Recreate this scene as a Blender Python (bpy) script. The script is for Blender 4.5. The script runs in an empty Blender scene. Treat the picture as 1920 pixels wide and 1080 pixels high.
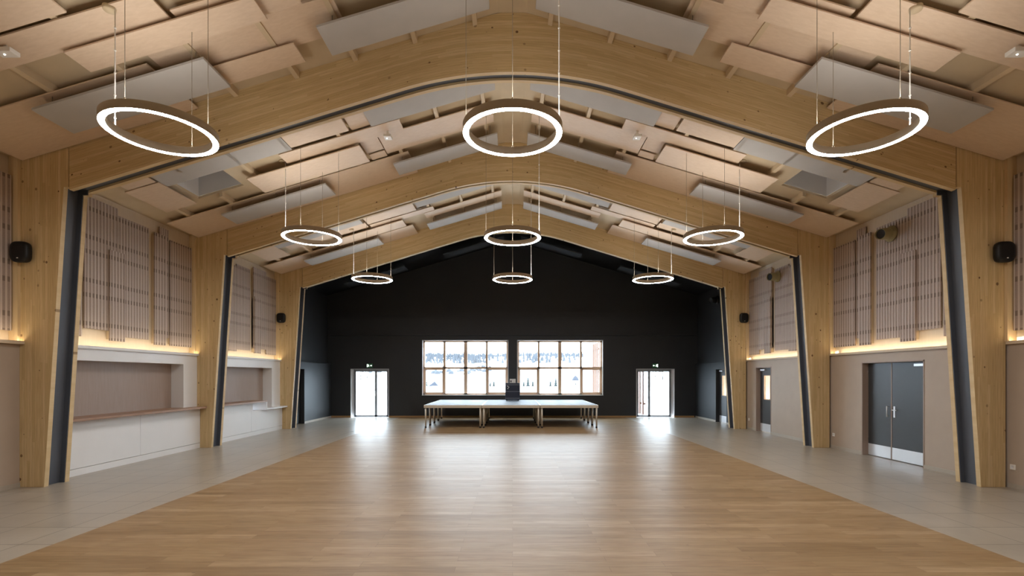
import bpy, bmesh, math, random
from mathutils import Vector, Matrix
random.seed(7)
SC = bpy.context.scene
COL = SC.collection

# ---------------------------------------------------------------- camera, world, exposure
cam = bpy.data.cameras.new('camera')
cam.sensor_width = 36.0
cam.lens = 36.0 * 920.0 / 1920.0
cam.shift_x = -1.0 / 1920.0
cam.shift_y = 166.0 / 1920.0
cam.clip_end = 3000
camo = bpy.data.objects.new('camera', cam)
camo.location = (0, 0, 1.8)
camo.rotation_euler = (math.pi / 2, 0, 0)
COL.objects.link(camo)
SC.camera = camo
SC.view_settings.view_transform = 'Standard'
SC.view_settings.look = 'None'
SC.view_settings.gamma = 1
SC.view_settings.use_curve_mapping = False
SC.view_settings.exposure = 1.55
SC.cycles.max_bounces = 10
SC.cycles.diffuse_bounces = 6
SC.cycles.glossy_bounces = 4
SC.cycles.transmission_bounces = 6
SC.cycles.transparent_max_bounces = 8
SC.cycles.caustics_reflective = False
SC.cycles.caustics_refractive = False
SC.cycles.use_denoising = True
SC.cycles.sample_clamp_indirect = 6.0

SKY = 5.4          # overcast sky radiance
RING_DOWN = 30.0   # luminous face of the ring lamps
RING_UP = 17.0      # unseen upward glow added on the ring lamps to brighten the ceiling
LED = 10.5         # strips in the wall ledges
w = bpy.data.worlds.new('overcast_sky')
SC.world = w
w.use_nodes = True
nt = w.node_tree
nt.nodes.clear()
wo = nt.nodes.new('ShaderNodeOutputWorld')
bg = nt.nodes.new('ShaderNodeBackground')
bg.inputs['Color'].default_value = (0.76, 0.88, 1.0, 1)
bg.inputs['Strength'].default_value = SKY
nt.links.new(bg.outputs[0], wo.inputs[0])

# ---------------------------------------------------------------- materials
def lin(c):
    return tuple(((v / 255.0) / 12.92 if v / 255.0 <= 0.04045 else (((v / 255.0) + 0.055) / 1.055) ** 2.4) for v in c) + (1,)

class NB:
    def __init__(s, name):
        s.m = bpy.data.materials.new(name); s.m.use_nodes = True
        s.t = s.m.node_tree; s.t.nodes.clear()
        s.out = s.t.nodes.new('ShaderNodeOutputMaterial')
    def n(s, typ, **kw):
        nd = s.t.nodes.new(typ)
        for k, v in kw.items():
            if k.startswith('i_'):
                nd.inputs[k[2:].replace('_', ' ')].default_value = v
            else:
                setattr(nd, k, v)
        return nd
    def l(s, a, b): s.t.links.new(a, b)
    def mapping(s, src, scale=(1, 1, 1), rot=(0, 0, 0)):
        mp = s.n('ShaderNodeMapping'); mp.inputs['Scale'].default_value = scale; mp.inputs['Rotation'].default_value = rot
        s.l(src, mp.inputs['Vector']); return mp.outputs[0]
    def coord(s, kind='Object'):
        return s.n('ShaderNodeTexCoord').outputs[kind]
    def noise(s, vec, scale, detail=3, rough=0.5):
        nd = s.n('ShaderNodeTexNoise'); nd.inputs['Scale'].default_value = scale
        nd.inputs['Detail'].default_value = detail; nd.inputs['Roughness'].default_value = rough
        s.l(vec, nd.inputs['Vector']); return nd.outputs['Fac']
    def ramp(s, fac, stops):
        r = s.n('ShaderNodeValToRGB'); e = r.color_ramp.elements
        while len(e) < len(stops): e.new(0.5)
        for i, (p, c) in enumerate(stops): e[i].position = p; e[i].color = c
        s.l(fac, r.inputs[0]); return r.outputs[0]
    def mix(s, fac, a, b, mode='MIX'):
        m = s.n('ShaderNodeMix', data_type='RGBA', blend_type=mode)
        for sock, v in ((m.inputs[0], fac), (m.inputs[6], a), (m.inputs[7], b)):
            if hasattr(v, 'is_output'): s.l(v, sock)
            else: sock.default_value = v
        return m.outputs[2]
    def math(s, op, a, b=None, c=None):
        m = s.n('ShaderNodeMath', operation=op)
        for i, v in enumerate((a, b, c)):
            if v is None: continue
            if hasattr(v, 'is_output'): s.l(v, m.inputs[i])
            else: m.inputs[i].default_value = v
        return m.outputs[0]
    def bsdf(s, col, rough=0.5, metal=0.0, spec=0.5, bump=None, bstr=0.2, bdist=0.002, coat=0.0):
        b = s.n('ShaderNodeBsdfPrincipled')
        for key, v in (('Base Color', col), ('Roughness', rough), ('Metallic', metal), ('Specular IOR Level', spec), ('Coat Weight', coat)):
            if hasattr(v, 'is_output'): s.l(v, b.inputs[key])
            else: b.inputs[key].default_value = v
        if bump is not None:
            bp = s.n('ShaderNodeBump'); bp.inputs['Strength'].default_value = bstr; bp.inputs['Distance'].default_value = bdist
            s.l(bump, bp.inputs['Height']); s.l(bp.outputs[0], b.inputs['Normal'])
        s.l(b.outputs[0], s.out.inputs[0]); return s.m

def paint(name, rgb, rough=0.6, var=0.03, scale=3.0, spec=0.4, metal=0.0):
    k = NB(name); c = lin(rgb)
    f = k.noise(k.coord(), scale, 4)
    d = tuple(max(0, v * (1 - var * 2)) for v in c[:3]) + (1,)
    u = tuple(min(1, v * (1 + var)) for v in c[:3]) + (1,)
    return k.bsdf(k.ramp(f, [(0.3, d), (0.7, u)]), rough, metal, spec, bump=k.noise(k.coord(), 180, 2), bstr=0.05)

def glow(name, rgb, strength):
    k = NB(name); e = k.n('ShaderNodeEmission'); e.inputs[0].default_value = rgb + (1,); e.inputs[1].default_value = strength
    k.l(e.outputs[0], k.out.inputs[0]); return k.m

def glulam():
    k = NB('glulam_spruce'); uv = k.coord('UV'); ob = k.coord('Object')
    sep = k.n('ShaderNodeSeparateXYZ'); k.l(uv, sep.inputs[0])
    lam = k.math('MULTIPLY', sep.outputs[1], 1 / 0.042)
    lamid = k.math('FLOOR', lam)
    wn = k.n('ShaderNodeTexWhiteNoise', noise_dimensions='1D'); k.l(lamid, wn.inputs['W'])
    # board pieces inside a lamella change along the length
    ln = k.math('ADD', k.math('MULTIPLY', sep.outputs[0], 0.45), k.math('MULTIPLY', wn.outputs[0], 7.0))
    cmb = k.n('ShaderNodeCombineXYZ'); k.l(k.math('FLOOR', ln), cmb.inputs[0]); k.l(lamid, cmb.inputs[1])
    wn2 = k.n('ShaderNodeTexWhiteNoise', noise_dimensions='2D'); k.l(cmb.outputs[0], wn2.inputs['Vector'])
    base = k.ramp(wn2.outputs[0], [(0.0, lin((200, 174, 128))), (0.5, lin((210, 184, 138))), (1.0, lin((217, 193, 149)))])
    gr = k.noise(k.mapping(uv, (1.2, 55, 1)), 2.2, 5, 0.6)
    base = k.mix(k.math('MULTIPLY', k.ramp(gr, [(0.42, (0, 0, 0, 1)), (0.75, (1, 1, 1, 1))]), 0.55), base, lin((150, 116, 72)))
    fr = k.math('FRACT', lam)
    line = k.math('LESS_THAN', fr, 0.05)
    base = k.mix(k.math('MULTIPLY', line, 0.5), base, lin((132, 100, 62)))
    nz = k.n('ShaderNodeSeparateXYZ'); k.l(k.n('ShaderNodeNewGeometry').outputs['Normal'], nz.inputs[0])
    side = k.math('LESS_THAN', k.math('ABSOLUTE', nz.outputs[1]), 0.5)
    base = k.mix(side, base, k.ramp(gr, [(0.3, lin((214, 190, 148))), (0.8, lin((196, 168, 124)))]))
    # knots
    v = k.n('ShaderNodeTexVoronoi'); v.inputs['Scale'].default_value = 9.5; v.inputs['Randomness'].default_value = 1
    k.l(k.mapping(uv, (0.8, 1.0, 1)), v.inputs['Vector'])
    sc = k.n('ShaderNodeSeparateColor'); k.l(v.outputs['Color'], sc.inputs[0])
    size = k.math('MULTIPLY', k.math('MULTIPLY', k.math('POWER', sc.outputs[0], 1.3), 0.21), k.math('GREATER_THAN', sc.outputs[2], 0.32))
    kn = k.math('LESS_THAN', v.outputs['Distance'], size)
    base = k.mix(k.math('MULTIPLY', kn, k.math('MULTIPLY_ADD', sc.outputs[1], 0.5, 0.4)), base, lin((92, 58, 30)))
    return k.bsdf(base, 0.55, spec=0.3, bump=gr, bstr=0.15)

def boardwood(name, a, b, axis=0, rough=0.5, fine=1.0, spec=0.35, streak=0.35):
    k = NB(name); ob = k.coord()
    s = [9 * fine, 9 * fine, 9 * fine]; s[axis] = 0.7
    f = k.noise(k.mapping(ob, tuple(s)), 3.0, 5, 0.6)
    s2 = [60, 60, 60]; s2[axis] = 2.0
    g = k.noise(k.mapping(ob, tuple(s2)), 1.5, 3, 0.6)
    c = k.ramp(f, [(0.2, lin(a)), (0.8, lin(b))])
    c = k.mix(k.math('MULTIPLY', g, streak), c, tuple(v * 0.6 for v in lin(a)[:3]) + (1,))
    return k.bsdf(c, rough, spec=spec, bump=g, bstr=0.03)

def parquet():
    k = NB('oak_parquet'); ob = k.coord()
    br = k.n('ShaderNodeTexBrick')
    br.offset = 0.37; br.offset_frequency = 2; br.squash = 1
    br.inputs['Color1'].default_value = (0, 0, 0, 1); br.inputs['Color2'].default_value = (1, 1, 1, 1)
    br.inputs['Mortar'].default_value = (0.5, 0.5, 0.5, 1)
    br.inputs['Scale'].default_value = 1.0; br.inputs['Mortar Size'].default_value = 0.0015
    br.inputs['Mortar Smooth'].default_value = 0.2
    br.inputs['Brick Width'].default_value = 1.45; br.inputs['Row Height'].default_value = 0.135
    k.l(ob, br.inputs['Vector'])
    c = k.ramp(br.outputs['Color'], [(0.0, lin((138, 112, 79))), (0.35, lin((158, 132, 97))), (0.7, lin((149, 121, 87))), (1.0, lin((170, 144, 110)))])
    # grain shifted per plank
    sh = k.n('ShaderNodeVectorMath', operation='MULTIPLY_ADD')
    k.l(br.outputs['Color'], sh.inputs[0]); sh.inputs[1].default_value = (9, 9, 9); k.l(ob, sh.inputs[2])
    g = k.noise(k.mapping(sh.outputs[0], (1.3, 26, 1)), 2.0, 6, 0.62)
    g2 = k.noise(k.mapping(sh.outputs[0], (2.5, 8, 1)), 1.3, 3, 0.5)
    c = k.mix(k.ramp(g, [(0.4, (0, 0, 0, 1)), (0.8, (0.7, 0.7, 0.7, 1))]), c, lin((104, 74, 44)))
    c = k.mix(k.ramp(g2, [(0.5, (0, 0, 0, 1)), (0.9, (0.5, 0.5, 0.5, 1))]), c, lin((112, 82, 52)))
    v = k.n('ShaderNodeTexVoronoi'); v.inputs['Scale'].default_value = 2.6; k.l(k.mapping(ob, (0.8, 1.8, 1)), v.inputs['Vector'])
    sc = k.n('ShaderNodeSeparateColor'); k.l(v.outputs['Color'], sc.inputs[0])
    kn = k.math('LESS_THAN', v.outputs['Distance'], k.math('MULTIPLY', k.math('POWER', sc.outputs[0], 4.0), 0.06))
    c = k.mix(k.math('MULTIPLY', kn, 0.6), c, lin((62, 40, 22)))
    c = k.mix(k.math('MULTIPLY', br.outputs['Fac'], 0.6), c, lin((70, 48, 28)))
    ro = k.n('ShaderNodeMapRange'); k.l(g2, ro.inputs[0]); ro.inputs[3].default_value = 0.36; ro.inputs[4].default_value = 0.47
    return k.bsdf(c, ro.outputs[0], spec=0.34, bump=k.math('SUBTRACT', g, k.math('MULTIPLY', br.outputs['Fac'], 2.0)), bstr=0.16, bdist=0.0015)

def tiles():
    k = NB('grey_stone_tile'); ob = k.coord('Generated'); ob = k.coord()
    geo = k.n('ShaderNodeNewGeometry').outputs['Position']
    br = k.n('ShaderNodeTexBrick'); br.offset = 0.0
    br.inputs['Color1'].default_value = (0, 0, 0, 1); br.inputs['Color2'].default_value = (1, 1, 1, 1)
    br.inputs['Mortar'].default_value = (0.5, 0.5, 0.5, 1); br.inputs['Scale'].default_value = 1
    br.inputs['Mortar Size'].default_value = 0.006; br.inputs['Mortar Smooth'].default_value = 0.1
    br.inputs['Brick Width'].default_value = 0.6; br.inputs['Row Height'].default_value = 0.6
    mp = k.n('ShaderNodeMapping'); mp.inputs['Location'].default_value = (0.48, 0.14, 0); k.l(geo, mp.inputs['Vector'])
    k.l(mp.outputs[0], br.inputs['Vector'])
    n1 = k.noise(geo, 0.9, 5, 0.6); n2 = k.noise(k.mapping(geo, (3, 1, 1)), 4, 4)
    c = k.ramp(n1, [(0.3, lin((150, 141, 128))), (0.7, lin((172, 163, 150)))])
    c = k.mix(k.math('MULTIPLY', br.outputs['Color'], 0.25), c, lin((180, 172, 158)))
    c = k.mix(k.math('MULTIPLY', n2, 0.3), c, lin((140, 130, 116)))
    c = k.mix(k.math('MULTIPLY', br.outputs['Fac'], 0.85), c, lin((98, 90, 80)))
    ro = k.n('ShaderNodeMapRange'); k.l(n1, ro.inputs[0]); ro.inputs[3].default_value = 0.24; ro.inputs[4].default_value = 0.36
    return k.bsdf(c, ro.outputs[0], spec=0.4, bump=br.outputs['Fac'], bstr=0.1)

def groove():
    k = NB('panel_groove_perforated')
    geo = k.n('ShaderNodeNewGeometry').outputs['Position']
    sep = k.n('ShaderNodeSeparateXYZ'); k.l(geo, sep.inputs[0])
    z = k.math('FRACT', k.math('MULTIPLY', sep.outputs[2], 1 / 0.83))
    d1 = k.math('LESS_THAN', z, 0.10)
    d2 = k.math('MULTIPLY', k.math('GREATER_THAN', z, 0.34), k.math('LESS_THAN', z, 0.44))
    d = k.math('ADD', d1, d2)
    hole = k.n('ShaderNodeTexVoronoi'); hole.inputs['Scale'].default_value = 60; k.l(geo, hole.inputs['Vector'])
    c = k.mix(k.math('MULTIPLY', d, 0.75), lin((163, 147, 138)), lin((112, 98, 90)))
    c = k.mix(k.math('MULTIPLY', k.math('LESS_THAN', hole.outputs['Distance'], 0.3), 0.25), c, lin((90, 78, 70)))
    return k.bsdf(c, 0.7, spec=0.2)

def glass():
    k = NB('window_glass')
    t = k.n('ShaderNodeBsdfTransparent'); g = k.n('ShaderNodeBsdfGlossy'); g.inputs['Roughness'].default_value = 0.02
    t.inputs[0].default_value = (0.93, 0.95, 0.95, 1)
    fr = k.n('ShaderNodeFresnel'); fr.inputs[0].default_value = 1.45
    bf = k.n('ShaderNodeNewGeometry').outputs['Backfacing']
    mx = k.n('ShaderNodeMixShader'); k.l(k.math('MULTIPLY', fr.outputs[0], k.math('SUBTRACT', 1.0, bf)), mx.inputs[0]); k.l(t.outputs[0], mx.inputs[1]); k.l(g.outputs[0], mx.inputs[2])
    k.l(mx.outputs[0], k.out.inputs[0]); return k.m

M = dict(
    glulam=glulam(),
    ply=boardwood('pale_plywood', (207, 183, 158), (221, 199, 176), 0, 0.5, streak=0.07),
    ceil=paint('ceiling_board', (200, 182, 153), 0.7),
    batten=paint('batten_wood', (206, 186, 156), 0.6),
    grey=paint('grey_baffle_fabric', (180, 176, 172), 0.75, 0.02),
    steel=paint('anthracite_steel', (84, 88, 96), 0.42, 0.04, 1.5, metal=0.0),
    upper=boardwood('cream_wall_board', (204, 187, 163), (214, 198, 175), 2, 0.55, streak=0.12),
    beige=paint('beige_grey_wall', (176, 160, 144), 0.55, 0.02),
    white=paint('white_laminate', (226, 226, 226), 0.4, 0.01),
    slat=paint('slat_face', (197, 183, 174), 0.6, 0.02), groove=groove(),
    blackwall=paint('black_wall_paint', (47, 49, 52), 0.5, 0.05, 1.0),
    black=paint('matt_black', (16, 16, 17), 0.45, 0.02),
    charcoal=paint('charcoal_door', (60, 61, 63), 0.4, 0.03),
    shutter=boardwood('taupe_wood_shutter', (154, 135, 123), (166, 148, 137), 2, 0.45, streak=0.12),
    top=boardwood('walnut_worktop', (150, 118, 96), (170, 138, 115), 1, 0.4, streak=0.3),
    sash=boardwood('larch_window_frame', (234, 198, 164), (240, 208, 176), 2, 0.45, streak=0.2),
    reveal=paint('white_reveal', (214, 214, 216), 0.5, 0.01),
    alu=paint('aluminium', (150, 154, 160), 0.35, 0.02, metal=0.6),
    alul=paint('pale_aluminium', (205, 196, 180), 0.35, 0.02, metal=0.3),
    steelp=paint('brushed_steel_plate', (222, 224, 228), 0.33, 0.02, metal=0.35),
    taupe=paint('taupe_lamp_housing', (168, 154, 134), 0.4, 0.02),
    deck=paint('pale_stage_deck', (120, 126, 134), 0.6, 0.03, spec=0.22),
    skirt=boardwood('oak_skirting', (176, 138, 92), (190, 152, 106), 0, 0.45),
    tileskirt=paint('stone_skirting', (172, 163, 150), 0.4),
    olive=paint('olive_nozzle', (140, 130, 96), 0.4, 0.02),
    bluecase=paint('blue_black_case', (38, 44, 60), 0.45, 0.05),
    whitep=paint('white_plastic', (232, 230, 226), 0.4, 0.01),
    wire=paint('steel_wire', (150, 140, 125), 0.4, 0.02, metal=0.4),
    green=paint('sign_green', (52, 120, 78), 0.4, 0.01),
    snow=paint('snow', (238, 240, 244), 0.8, 0.03, 0.05),
    forest=paint('snowy_forest', (62, 65, 70), 0.9, 0.1, 0.05),
    conifer=paint('conifer_green', (30, 37, 36), 0.9, 0.15),
    bark=paint('grey_bark', (62, 58, 56), 0.9, 0.1),
    roof=paint('slate_roof', (40, 43, 52), 0.7),
    larch=boardwood('larch_slat', (80, 46, 24), (90, 54, 30), 2, 0.6),
    parquet=parquet(), tile=tiles(), glass=glass(),
    ring=glow('ring_diffuser_light', (1.0, 0.99, 0.98), RING_DOWN),
    ringup=glow('ring_uplight', (1.0, 0.96, 0.89), RING_UP),
    led=glow('led_strip_light', (1.0, 0.84, 0.60), LED),
    postwood=boardwood('pale_spruce_post', (212, 186, 144), (222, 198, 158), 2, 0.5, streak=0.15),
    roomlamp=glow('room_lamp_light', (1.0, 0.88, 0.55), 2.2),
    lens=glow('lamp_lens_light', (1.0, 0.97, 0.9), 2.5),
    signw=glow('sign_pictogram_light', (0.9, 1.0, 0.92), 0.9),
)

# ---------------------------------------------------------------- mesh helpers
class MB:
    """collects shapes (world coordinates) for ONE mesh object"""
    def __init__(s): s.v = []; s.f = []; s.uv = []; s.mi = []; s.sm = []
    def add(s, vs, fs, uv=None, mi=0, smooth=False):
        o = len(s.v); s.v += [tuple(v) for v in vs]
        s.uv += (uv if uv else [(0, 0)] * len(vs))
        for f in fs: s.f.append(tuple(i + o for i in f)); s.mi.append(mi); s.sm.append(smooth)
        return s
    def box(s, x0, x1, y0, y1, z0, z1, mi=0):
        if x0 > x1: x0, x1 = x1, x0
        if y0 > y1: y0, y1 = y1, y0
        if z0 > z1: z0, z1 = z1, z0
        v = [(x, y, z) for z in (z0, z1) for y in (y0, y1) for x in (x0, x1)]
        return s.add(v, [(0, 2, 3, 1), (4, 5, 7, 6), (0, 1, 5, 4), (2, 6, 7, 3), (0, 4, 6, 2), (1, 3, 7, 5)], mi=mi)
    def prism(s, pts, y0, y1, uvf=None, mi=0):
        """polygon in x,z extruded along y"""
        n = len(pts); v = [(x, y0, z) for x, z in pts] + [(x, y1, z) for x, z in pts]
        uv = [uvf(x, z) for x, z in pts] * 2 if uvf else None
        fs = [tuple(range(n)), tuple(reversed(range(n, 2 * n)))] + [(i, i + n, (i + 1) % n + n, (i + 1) % n) for i in range(n)]
        return s.add(v, fs, uv, mi)
    def slab(s, sd, u0, u1, y0, y1, d, th):
        """slab parallel to the roof slope"""
        def P(u, y, dd): return (sd * u, y, zc(u) - dd)
        v = [P(u, y, dd) for dd in (d, d - th) for y in (y0, y1) for u in (u0, u1)]
        return s.add(v, [(0, 2, 3, 1), (4, 5, 7, 6), (0, 1, 5, 4), (2, 6, 7, 3), (0, 4, 6, 2), (1, 3, 7, 5)])
    def tube(s, p, q, r, r2=None, n=8, mi=0, smooth=True):
        p = Vector(p); q = Vector(q); r2 = r if r2 is None else r2
        d = (q - p).normalized(); a = d.orthogonal().normalized(); b = d.cross(a)
        v = []
        for c, rr in ((p, r), (q, r2)):
            for i in range(n):
                t = 2 * math.pi * i / n; v.append(c + (a * math.cos(t) + b * math.sin(t)) * rr)
        s.add(v, [(i, (i + 1) % n, (i + 1) % n + n, i + n) for i in range(n)], mi=mi, smooth=smooth)
        o = len(s.v) - 2 * n
        s.f.append(tuple(o + i for i in reversed(range(n)))); s.f.append(tuple(o + n + i for i in range(n)))
        s.mi += [mi, mi]; s.sm += [False, False]
        return s
    def lathe(s, c, prof, n=32, axis=None, mi=0, close=False, smooth=True):
        """profile of (radius, height) turned about axis through c"""
        c = Vector(c); ax = Vector(axis or (0, 0, 1)).normalized()
        a = ax.orthogonal().normalized() if axis else Vector((1, 0, 0)); b = ax.cross(a)
        v = []
        for r, h in prof:
            for i in range(n):
                t = 2 * math.pi * i / n; v.append(c + ax * h + (a * math.cos(t) + b * math.sin(t)) * r)
        m = len(prof); fs = []
        for j in range(m if close else m - 1):
            k = (j + 1) % m
            for i in range(n): fs.append((j * n + i, j * n + (i + 1) % n, k * n + (i + 1) % n, k * n + i))
        return s.add(v, fs, mi=mi, smooth=smooth)
    def ball(s, c, r, n=8, mi=0, sc=(1, 1, 1)):
        v = []; c = Vector(c)
        for j in range(1, n):
            for i in range(n * 2):
                a = math.pi * j / n; t = math.pi * i / n
                v.append((c.x + r * sc[0] * math.sin(a) * math.cos(t), c.y + r * sc[1] * math.sin(a) * math.sin(t), c.z + r * sc[2] * math.cos(a)))
        k = 2 * n; fs = [(j * k + i, (j + 1) * k + i, (j + 1) * k + (i + 1) % k, j * k + (i + 1) % k) for j in range(n - 2) for i in range(k)]
        v += [(c.x, c.y, c.z + r * sc[2]), (c.x, c.y, c.z - r * sc[2])]
        t = len(v) - 2
        fs += [(t, i, (i + 1) % k) for i in range(k)] + [(t + 1, (n - 2) * k + (i + 1) % k, (n - 2) * k + i) for i in range(k)]
        return s.add(v, fs, mi=mi, smooth=True)
    def build(s, name, mats, parent=None, bevel=0.0, origin=None):
        mats = mats if isinstance(mats, (list, tuple)) else [mats]
        me = bpy.data.meshes.new(name)
        if parent is not None: o3 = wloc(parent)
        elif origin is not None: o3 = Vector(origin)
        else:
            xs, ys, zs = zip(*s.v); o3 = Vector(((min(xs) + max(xs)) / 2, (min(ys) + max(ys)) / 2, min(zs)))
        me.from_pydata([Vector(v) - o3 for v in s.v], [], s.f)
        for m in mats: me.materials.append(m)
        ul = me.uv_layers.new(name='UVMap')
        for lp in me.loops: ul.data[lp.index].uv = s.uv[lp.vertex_index]
        for p, m, sm in zip(me.polygons, s.mi, s.sm): p.material_index = m; p.use_smooth = sm
        bm = bmesh.new(); bm.from_mesh(me); bmesh.ops.recalc_face_normals(bm, faces=bm.faces); bm.to_mesh(me); bm.free()
        ob = bpy.data.objects.new(name, me); COL.objects.link(ob)
        if parent is not None: ob.parent = parent
        else: ob.location = o3
        if bevel:
            b = ob.modifiers.new('bevel', 'BEVEL'); b.width = bevel; b.segments = 2; b.limit_method = 'ANGLE'
        return ob

def wloc(o):
    v = Vector(o.location)
    while o.parent: o = o.parent; v += Vector(o.location)
    return v
def tag(o, label=None, cat=None, group=None, kind=None):
    if label: o['label'] = label
    if cat: o['category'] = cat
    if group: o['group'] = group
    if kind: o['kind'] = kind
    return o
def empty(name, loc, label=None, cat=None, group=None, kind=None):
    o = bpy.data.objects.new(name, None); o.location = loc; o.empty_display_size = 0.1; COL.objects.link(o)
    return tag(o, label, cat, group, kind)
def struct(mb, name, mats, label, cat, **kw):
    return tag(mb.build(name, mats, **kw), label, cat, kind='structure')
def copy_tree(o, parent=None, delta=None):
    c = o.copy(); COL.objects.link(c)
    if parent is not None: c.parent = parent
    if delta is not None: c.location = Vector(o.location) + Vector(delta)
    for ch in o.children: copy_tree(ch, c)
    return c

# ---------------------------------------------------------------- measures (metres)
SLOPE = 0.298
def zc(u): return min(7.79 - SLOPE * abs(u), 7.72)
F = [7.98, 12.41, 16.84]      # front faces of the three portal frames
YW = 21.6                     # far wall
YB = -3.4                     # wall behind the camera
XU = 8.15                     # upper walls
XL, XR = 7.98, 8.06           # lower walls left / right
ZL = 2.37                     # ledge height
XP = 4.93                     # parquet half width
SIDE = {-1: 'left', 1: 'right'}

# ---------------------------------------------------------------- floor
struct(MB().box(-XP, XP, YB, YW, -0.12, 0), 'floor', M['parquet'], 'oak parquet floor of wide planks down the middle of the hall', 'floor')
for sd in (-1, 1):
    struct(MB().box(sd * XP, sd * 8.5, YB, YW, -0.12, 0), 'floor', M['tile'],
           'grey stone tile strip of the floor along the %s wall' % SIDE[sd], 'floor')
# ---------------------------------------------------------------- ceiling
SKYL = (5.93, 6.93, 9.55, 10.83)
def ceiling():
    c = MB()
    for sd in (-1, 1):
        us = [0.235, SKYL[0], SKYL[1], 8.3]; ys = [YB, SKYL[2], SKYL[3], F[2] + 0.43]
        for i in range(3):
            for j in range(3):
                if i == 1 and j == 1: continue
                u0, u1, y0, y1 = us[i], us[i + 1], ys[j], ys[j + 1]
                c.add([(sd * u0, y0, zc(u0)), (sd * u1, y0, zc(u1)), (sd * u1, y1, zc(u1)), (sd * u0, y1, zc(u0)),
                       (sd * u0, y0, zc(u0) + .05), (sd * u1, y0, zc(u1) + .05), (sd * u1, y1, zc(u1) + .05), (sd * u0, y1, zc(u0) + .05)],
                      [(0, 1, 2, 3), (7, 6, 5, 4), (0, 4, 5, 1), (2, 6, 7, 3), (1, 5, 6, 2), (0, 3, 7, 4)])
    c.box(-0.235, 0.235, YB, F[2] + 0.43, 7.72, 7.77)
    o = struct(c, 'ceiling', M['ceil'], 'pitched beige boarded ceiling of the hall with a flat ridge strip', 'ceiling')
    for sd in (-1, 1):
        for u in (0.61, 1.58, 2.55, 3.50, 4.49, 5.46, 7.42):
            b = MB(); b.slab(sd, u - .035, u + .035, YB, F[2], 0.10, 0.10)
            b.build('batten', M['batten'], o)
        b = MB(); b.slab(sd, 6.405, 6.475, YB, SKYL[2], 0.10, 0.10); b.build('batten', M['batten'], o)
        b = MB(); b.slab(sd, 6.405, 6.475, SKYL[3], F[2], 0.10, 0.10); b.build('batten', M['batten'], o)
ceiling()
c = MB()
for sd in (-1, 1):
    c.add([(sd * .0, F[2] + .43, 7.79), (sd * 8.3, F[2] + .43, 5.317), (sd * 8.3, YW, 5.317), (sd * 0, YW, 7.79),
           (sd * .0, F[2] + .43, 7.84), (sd * 8.3, F[2] + .43, 5.367), (sd * 8.3, YW, 5.367), (sd * 0, YW, 7.84)],
          [(0, 1, 2, 3), (7, 6, 5, 4), (0, 4, 5, 1), (2, 6, 7, 3), (1, 5, 6, 2), (0, 3, 7, 4)])
struct(c, 'ceiling', M['black'], 'black painted ceiling above the stage bay at the far end', 'ceiling')
# skylight shafts
for sd in (-1, 1):
    u0, u1, y0, y1 = SKYL; h = 0.75
    m = MB()
    def q(a, b):
        m.add([(sd * a[0], a[1], zc(a[0]) + .02), (sd * b[0], b[1], zc(b[0]) + .02), (sd * b[0], b[1], zc(b[0]) + h), (sd * a[0], a[1], zc(a[0]) + h),
               ], [(0, 1, 2, 3)])
    t = .03
    for (a, b, c0, d) in ((u0 - t, u0, y0 - t, y1 + t), (u1, u1 + t, y0 - t, y1 + t)):
        m.slab(sd, a, b, c0, d, -0.055, h)
    m.slab(sd, u0, u1, y0 - t, y0, -0.055, h); m.slab(sd, u0, u1, y1, y1 + t, -0.055, h)
    r = empty('skylight', (sd * (u0 + u1) / 2, (y0 + y1) / 2, zc((u0 + u1) / 2)),
              'white shafted roof skylight in the %s slope between first and second frame' % SIDE[sd], 'skylight', kind='structure')
    m.build('shaft', M['reveal'], r)
    g = MB(); g.slab(sd, u0 - t, u1 + t, y0 - t, y1 + t, -h - .055, .02); g.build('blind', M['reveal'], r)

# ---------------------------------------------------------------- portal frames
def zb(u):
    """underside of the arched beam"""
    t = 0.305; R = 6.2; a = math.atan(t); x1 = R * math.sin(a)
    z0 = 4.84 + 7.21 * t
    if u >= x1: return z0 - t * u
    zt = z0 - t * x1
    return zt + math.sqrt(R * R - u * u) - R * math.cos(a)
NS = 40
def beam_layer(sd, y0, y1, inset=0.0, ue=7.21):
    m = MB(); vs = []; uvs = []; s = 0; pu = None
    for i in range(NS + 1):
        u = .002 + (ue - .002) * i / NS
        b = zb(u) + inset; tp = zc(u) - 0.002
        if pu is not None: s += math.hypot(u - pu[0], b - pu[1])
        pu = (u, b)
        for y in (y0, y1):
            vs += [(sd * u, y, b), (sd * u, y, tp)]; off = 20 * sd + y0 * 3.7
            uvs += [(s + off, 0.0 + y0 + (y - y0) * .3), (s + off, (tp - b) + y0 + (y - y0) * .3)]
    fs = []
    for i in range(NS):
        a = i * 4; b = a + 4
        fs += [(a, b, b + 1, a + 1), (a + 2, a + 3, b + 3, b + 2), (a, a + 2, b + 2, b), (a + 1, b + 1, b + 3, a + 3)]
    fs += [(0, 1, 3, 2), (NS * 4, NS * 4 + 2, NS * 4 + 3, NS * 4 + 1)]
    return m.add(vs, fs, uvs)
def col_pts(sd, inset=0.0):
    xo = 8.02; k = (7.62 - 7.30) / 4.88
    pts = [(xo, 0), (7.62 + inset, 0), (7.30 + inset, 4.88 + inset), (7.222, 4.88 + inset), (7.222, zc(7.222) - .002), (xo, zc(xo) - .002)]
    return [(sd * x, z) for x, z in pts]
fl = ['large glued-timber portal frame nearest the camera, arched beam and leaning legs',
      'second timber portal frame in the middle of the hall',
      'farthest timber portal frame, in front of the black stage bay']
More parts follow.
